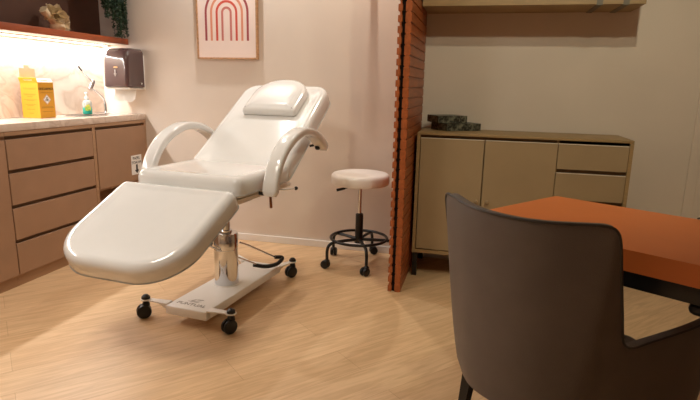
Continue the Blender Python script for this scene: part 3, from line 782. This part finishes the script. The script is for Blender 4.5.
# ------------------------------------------------------------ sideboard and upper cabinet
def sideboard():
    X0, X1, Y0, Y1, ZT = -.385, .842, 3.326, 3.728, .930
    t = thing('sideboard', 'low beige sideboard with two doors and stacked drawers on black legs', 'sideboard', (.23, 3.53, 0))
    rel = lambda bm: (bmesh.ops.translate(bm, verts=bm.verts[:], vec=-t.location), bm)[1]
    obj('top', rel(nb(X0, X1, Y0, Y1, ZT-.015, ZT, bev=.002)), M_sbwood, t)
    bm = nb(X0, X0+.02, Y0, Y1, .157, ZT-.0155); box(bm, X1-.02, X1, Y0, Y1, .157, ZT-.0155); box(bm, X0+.02, X1-.02, Y0+.002, Y1, .157, .180)
    box(bm, X0+.02, X1-.02, Y1-.015, Y1, .18, ZT-.0155); box(bm, .432, .446, Y0+.0185, Y1-.015, .18, ZT-.0155)
    box(bm, X0+.02, .432, Y0+.05, Y0+.06, .18, ZT-.0155); 
    obj('body', rel(bm), M_sbwood, t)
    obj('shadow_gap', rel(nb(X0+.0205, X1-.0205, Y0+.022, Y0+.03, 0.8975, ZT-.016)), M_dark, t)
    for x0, x1, kx in ((X0+.024, .020, -.004), (.026, .437, .060)):
        d = obj('door', rel(nb(x0, x1, Y0, Y0+.018, .187, .893, bev=.001, seg=1)), M_sb, t)
        obj('edge_strip', rel(nb(x0, x1, Y0-.003, Y0+.012, .8932, .8972)), M_strip, d)
        bm = lathe(bmesh.new(), [(0, 0), (.005, 0), (.005, .010), (.011, .013), (.012, .019), (.008, .023), (0, .024)], 18, mtx=Matrix.Translation((kx, Y0-.0005, .522)) @ Matrix.Rotation(PI/2, 4, 'X'))
        obj('knob', rel(bm), M_brass, d)
    for z0, z1 in ((.748, .893), (.568, .722), (.378, .542), (.187, .352)):
        d = obj('drawer', rel(nb(.441, X1-.022, Y0, Y0+.018, z0, z1, bev=.001, seg=1)), M_sb, t)
        obj('edge_strip', rel(nb(.441, X1-.022, Y0-.003, Y0+.012, z1+.0002, z1+.0042)), M_strip, d)
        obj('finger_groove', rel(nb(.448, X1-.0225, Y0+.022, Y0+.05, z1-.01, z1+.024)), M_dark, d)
    for x in (X0+.004, X1-.034):
        for y in (Y0+.004, Y1-.034): obj('leg', rel(nb(x, x+.03, y, y+.03, 0, .1565, bev=.001, seg=1)), M_blackmetal, t)
    # slabs
    for i, (lab, x, y, z, th, sx, sy) in enumerate((('mottled green-grey stone slab lying directly on the sideboard', -.217, 3.47, ZT, 35, .255, .20), ('mottled dark stone slab lying on top of the other slab', -.275, 3.485, ZT+.0475, 30, .205, .17))):
        o = obj('stone_slab', nb(0, sx, 0, sy, .0006, .047, bev=.0015, seg=1), M_stone)
        o.location = (x, y, z); o.rotation_euler = (0, 0, math.radians(th)); tag(o, lab, 'slab', 'stone slabs on the sideboard')
    t = thing('wall_cabinet', 'long beige wall cabinet cut by the top edge, two grey straps under it', 'cabinet', (.22, 3.58, 1.675))
    rel = lambda bm: (bmesh.ops.translate(bm, verts=bm.verts[:], vec=-t.location), bm)[1]
    x0, x1, y0 = -.40, .828, 3.405
    obj('body', rel(nb(x0, x1, y0+.02, YB-.001, 1.677, 2.12, bev=.001, seg=1)), M_sbwood, t)
    for a, b_ in ((x0, x1),): obj('door', rel(nb(a, b_, y0, y0+.0195, 1.677, 2.12, bev=.001, seg=1)), M_sbwood, t)
    for xc in (.590, .727):
        bm = nb(xc-.016, xc+.016, y0-.003, YB-.001, 1.673, 1.6765); box(bm, xc-.016, xc+.016, y0-.003, y0-.0003, 1.6765, 2.12)
        obj('metal_strap', rel(bm), mat('grey_strap', (112, 104, 90), .5), t)
sideboard()

# ------------------------------------------------------------ desk
def desk():
    th = math.radians(-32)
    t = thing('desk', 'orange topped desk with black metal frame in front of the sideboard', 'desk', (.325, 2.385, 0), th)
    # local: x along far edge to the right, -y toward the viewer
    ol = [(0, 0), (-.052, -.60), (1.35, -.60), (1.35, 0)]
    ol = roundpoly(ol, [.02, .02, .02, .02], 5)
    bm = prism(bmesh.new(), ol, .697, .76)
    bmesh.ops.bevel(bm, geom=[e for e in bm.edges if abs(e.verts[0].co.z-e.verts[1].co.z) < 1e-6 and e.calc_face_angle(0) > 1], offset=.0015, segments=1, affect='EDGES')
    obj('desktop', bm, M_desk, t)
    bm = bmesh.new()
    box(bm, -.02, 1.33, -.585, -.545, .645, .6965, bev=.002); box(bm, .02, 1.33, -.055, -.015, .645, .6965, bev=.002)
    box(bm, -.02, .02, -.5445, -.0555, .645, .6965, bev=.002); box(bm, 1.29, 1.33, -.5445, -.0555, .645, .6965, bev=.002)
    obj('frame', bm, M_blackmetal, t)
    for x, y in ((.20, -.56), (1.30, -.56), (.20, -.04), (1.30, -.04)):
        obj('leg', nb(x-.02, x+.02, y-.02, y+.02, 0, .6445, bev=.002), M_blackmetal, t)
    obj('under_desk_box', nb(.655, .90, -.575, -.45, .608, .6445, bev=.018, seg=4), M_black, t)
    pts = smoothpts([(.528, -.012, .7645), (.545, -.012, .772), (.575, -.018, .784), (.62, -.03, .780), (.66, -.04, .7645), (.75, -.05, .7645), (.83, -.12, .7645)], 6)
    o = obj('cable', tube(bmesh.new(), pts, .0028, 8), M_black); o.location = t.location; o.rotation_euler = t.rotation_euler
    tag(o, 'thin black cable on the orange desk at the right edge of the frame', 'cable')
desk()

# ------------------------------------------------------------ armchair
def armchair():
    ang = -.62
    t = thing('armchair', 'grey-brown leather armchair seen from behind, pulled up to the orange desk', 'chair', (.128, 1.58, 0), ang)
    half = [((0, -.105, .858), (0, -.065)), ((.07, -.100, .859), (.05, -.06)), ((.14, -.080, .862), (.10, -.045)), ((.20, -.050, .866), (.14, -.02)), ((.252, -.020, .868), (.17, .005)),
            ((.273, -.006, .856), (.185, .025)), ((.280, .008, .82), (.193, .045)), ((.282, .032, .73), (.199, .07)), ((.284, .065, .62), (.204, .10)), ((.283, .10, .53), (.222, .13)),
            ((.290, .15, .498), (.245, .17)), ((.305, .22, .496), (.275, .22)), ((.328, .30, .500), (.305, .30)), ((.353, .38, .506), (.33, .38)), ((.375, .46, .514), (.35, .45)), ((.392, .55, .522), (.36, .53))]
    tops = [Vector(a) for a, b_ in half]; bots = [Vector((b_[0], b_[1], .27-max(0, i-8)*.014)) for i, (a, b_) in enumerate(half)]
    st = smoothpts(tops, 3); sb_ = smoothpts(bots, 3)
    T = [Vector((-p_.x, p_.y, p_.z)) for p_ in reversed(st[1:])] + st
    B = [Vector((-p_.x, p_.y, p_.z)) for p_ in reversed(sb_[1:])] + sb_
    bm = bmesh.new(); NZ = 14; g = []
    for a, b_ in zip(T, B):
        col = []
        for k in range(NZ+1):
            z_ = k/NZ; e = z_**.52
            col.append(bm.verts.new((b_.x+(a.x-b_.x)*e, b_.y+(a.y-b_.y)*z_, b_.z+(a.z-b_.z)*z_)))
        g.append(col)
    for a, b_ in zip(g, g[1:]):
        for k in range(NZ): bm.faces.new((a[k], b_[k], b_[k+1], a[k+1]))
    bmesh.ops.recalc_face_normals(bm, faces=bm.faces[:])
    sh_ = obj('shell', bm, M_leather, t, recalc=False)
    # make sure thickness goes inward (toward the sitter)
    me = sh_.data; mid = me.polygons[len(me.polygons)//2]
    md = sh_.modifiers.new('solid', 'SOLIDIFY'); md.thickness = .030
    md.offset = -1 if mid.normal.y < 0 else 1
    md.use_even_offset = False
    bv = sh_.modifiers.new('bev', 'BEVEL'); bv.width = .012; bv.segments = 3; bv.limit_method = 'ANGLE'; bv.angle_limit = math.radians(50)
    for p_ in me.polygons: p_.use_smooth = True
    obj('piping', tube(bmesh.new(), [p_+Vector((0, 0, .001)) for p_ in T], .0042, 8), M_piping, sh_)
    # seams down the back where arms join
    # seat
    ol = roundpoly([(-.19, .11), (.19, .11), (.235, .46), (-.235, .46)], [.06, .06, .05, .05], 8)
    bm = bmesh.new(); pad(bm, ol, [(.01, 0), (0, .012), (0, .08), (.01, .10), (.03, .112), (.06, .116)], dish=-.004, mtx=Matrix.Translation((0, 0, .295)))
    obj('seat', bm, M_leather, t)
    bm = nb(-.18, .18, .08, .44, .262, .2945, bev=.01); obj('seat_base', bm, M_piping, t)
    for x, y in ((-.165, .045), (.165, .045), (-.19, .42), (.19, .42)):
        bm = bmesh.new()
        sx = .03 if x > 0 else -.03; sy = -.03 if y < .2 else .02
        a = [bm.verts.new((x+dx, y+dy, .27)) for dx, dy in ((-.018, -.018), (.018, -.018), (.018, .018), (-.018, .018))]
        b_ = [bm.verts.new((x+sx*.5+dx, y+sy+dy, 0)) for dx, dy in ((-.011, -.011), (.011, -.011), (.011, .011), (-.011, .011))]
        bm.faces.new(a); bm.faces.new(b_[::-1])
        for k in range(4): bm.faces.new((a[k], b_[k], b_[(k+1) % 4], a[(k+1) % 4]))
        obj('leg', bm, M_blackmetal, t, smooth=False)
armchair()
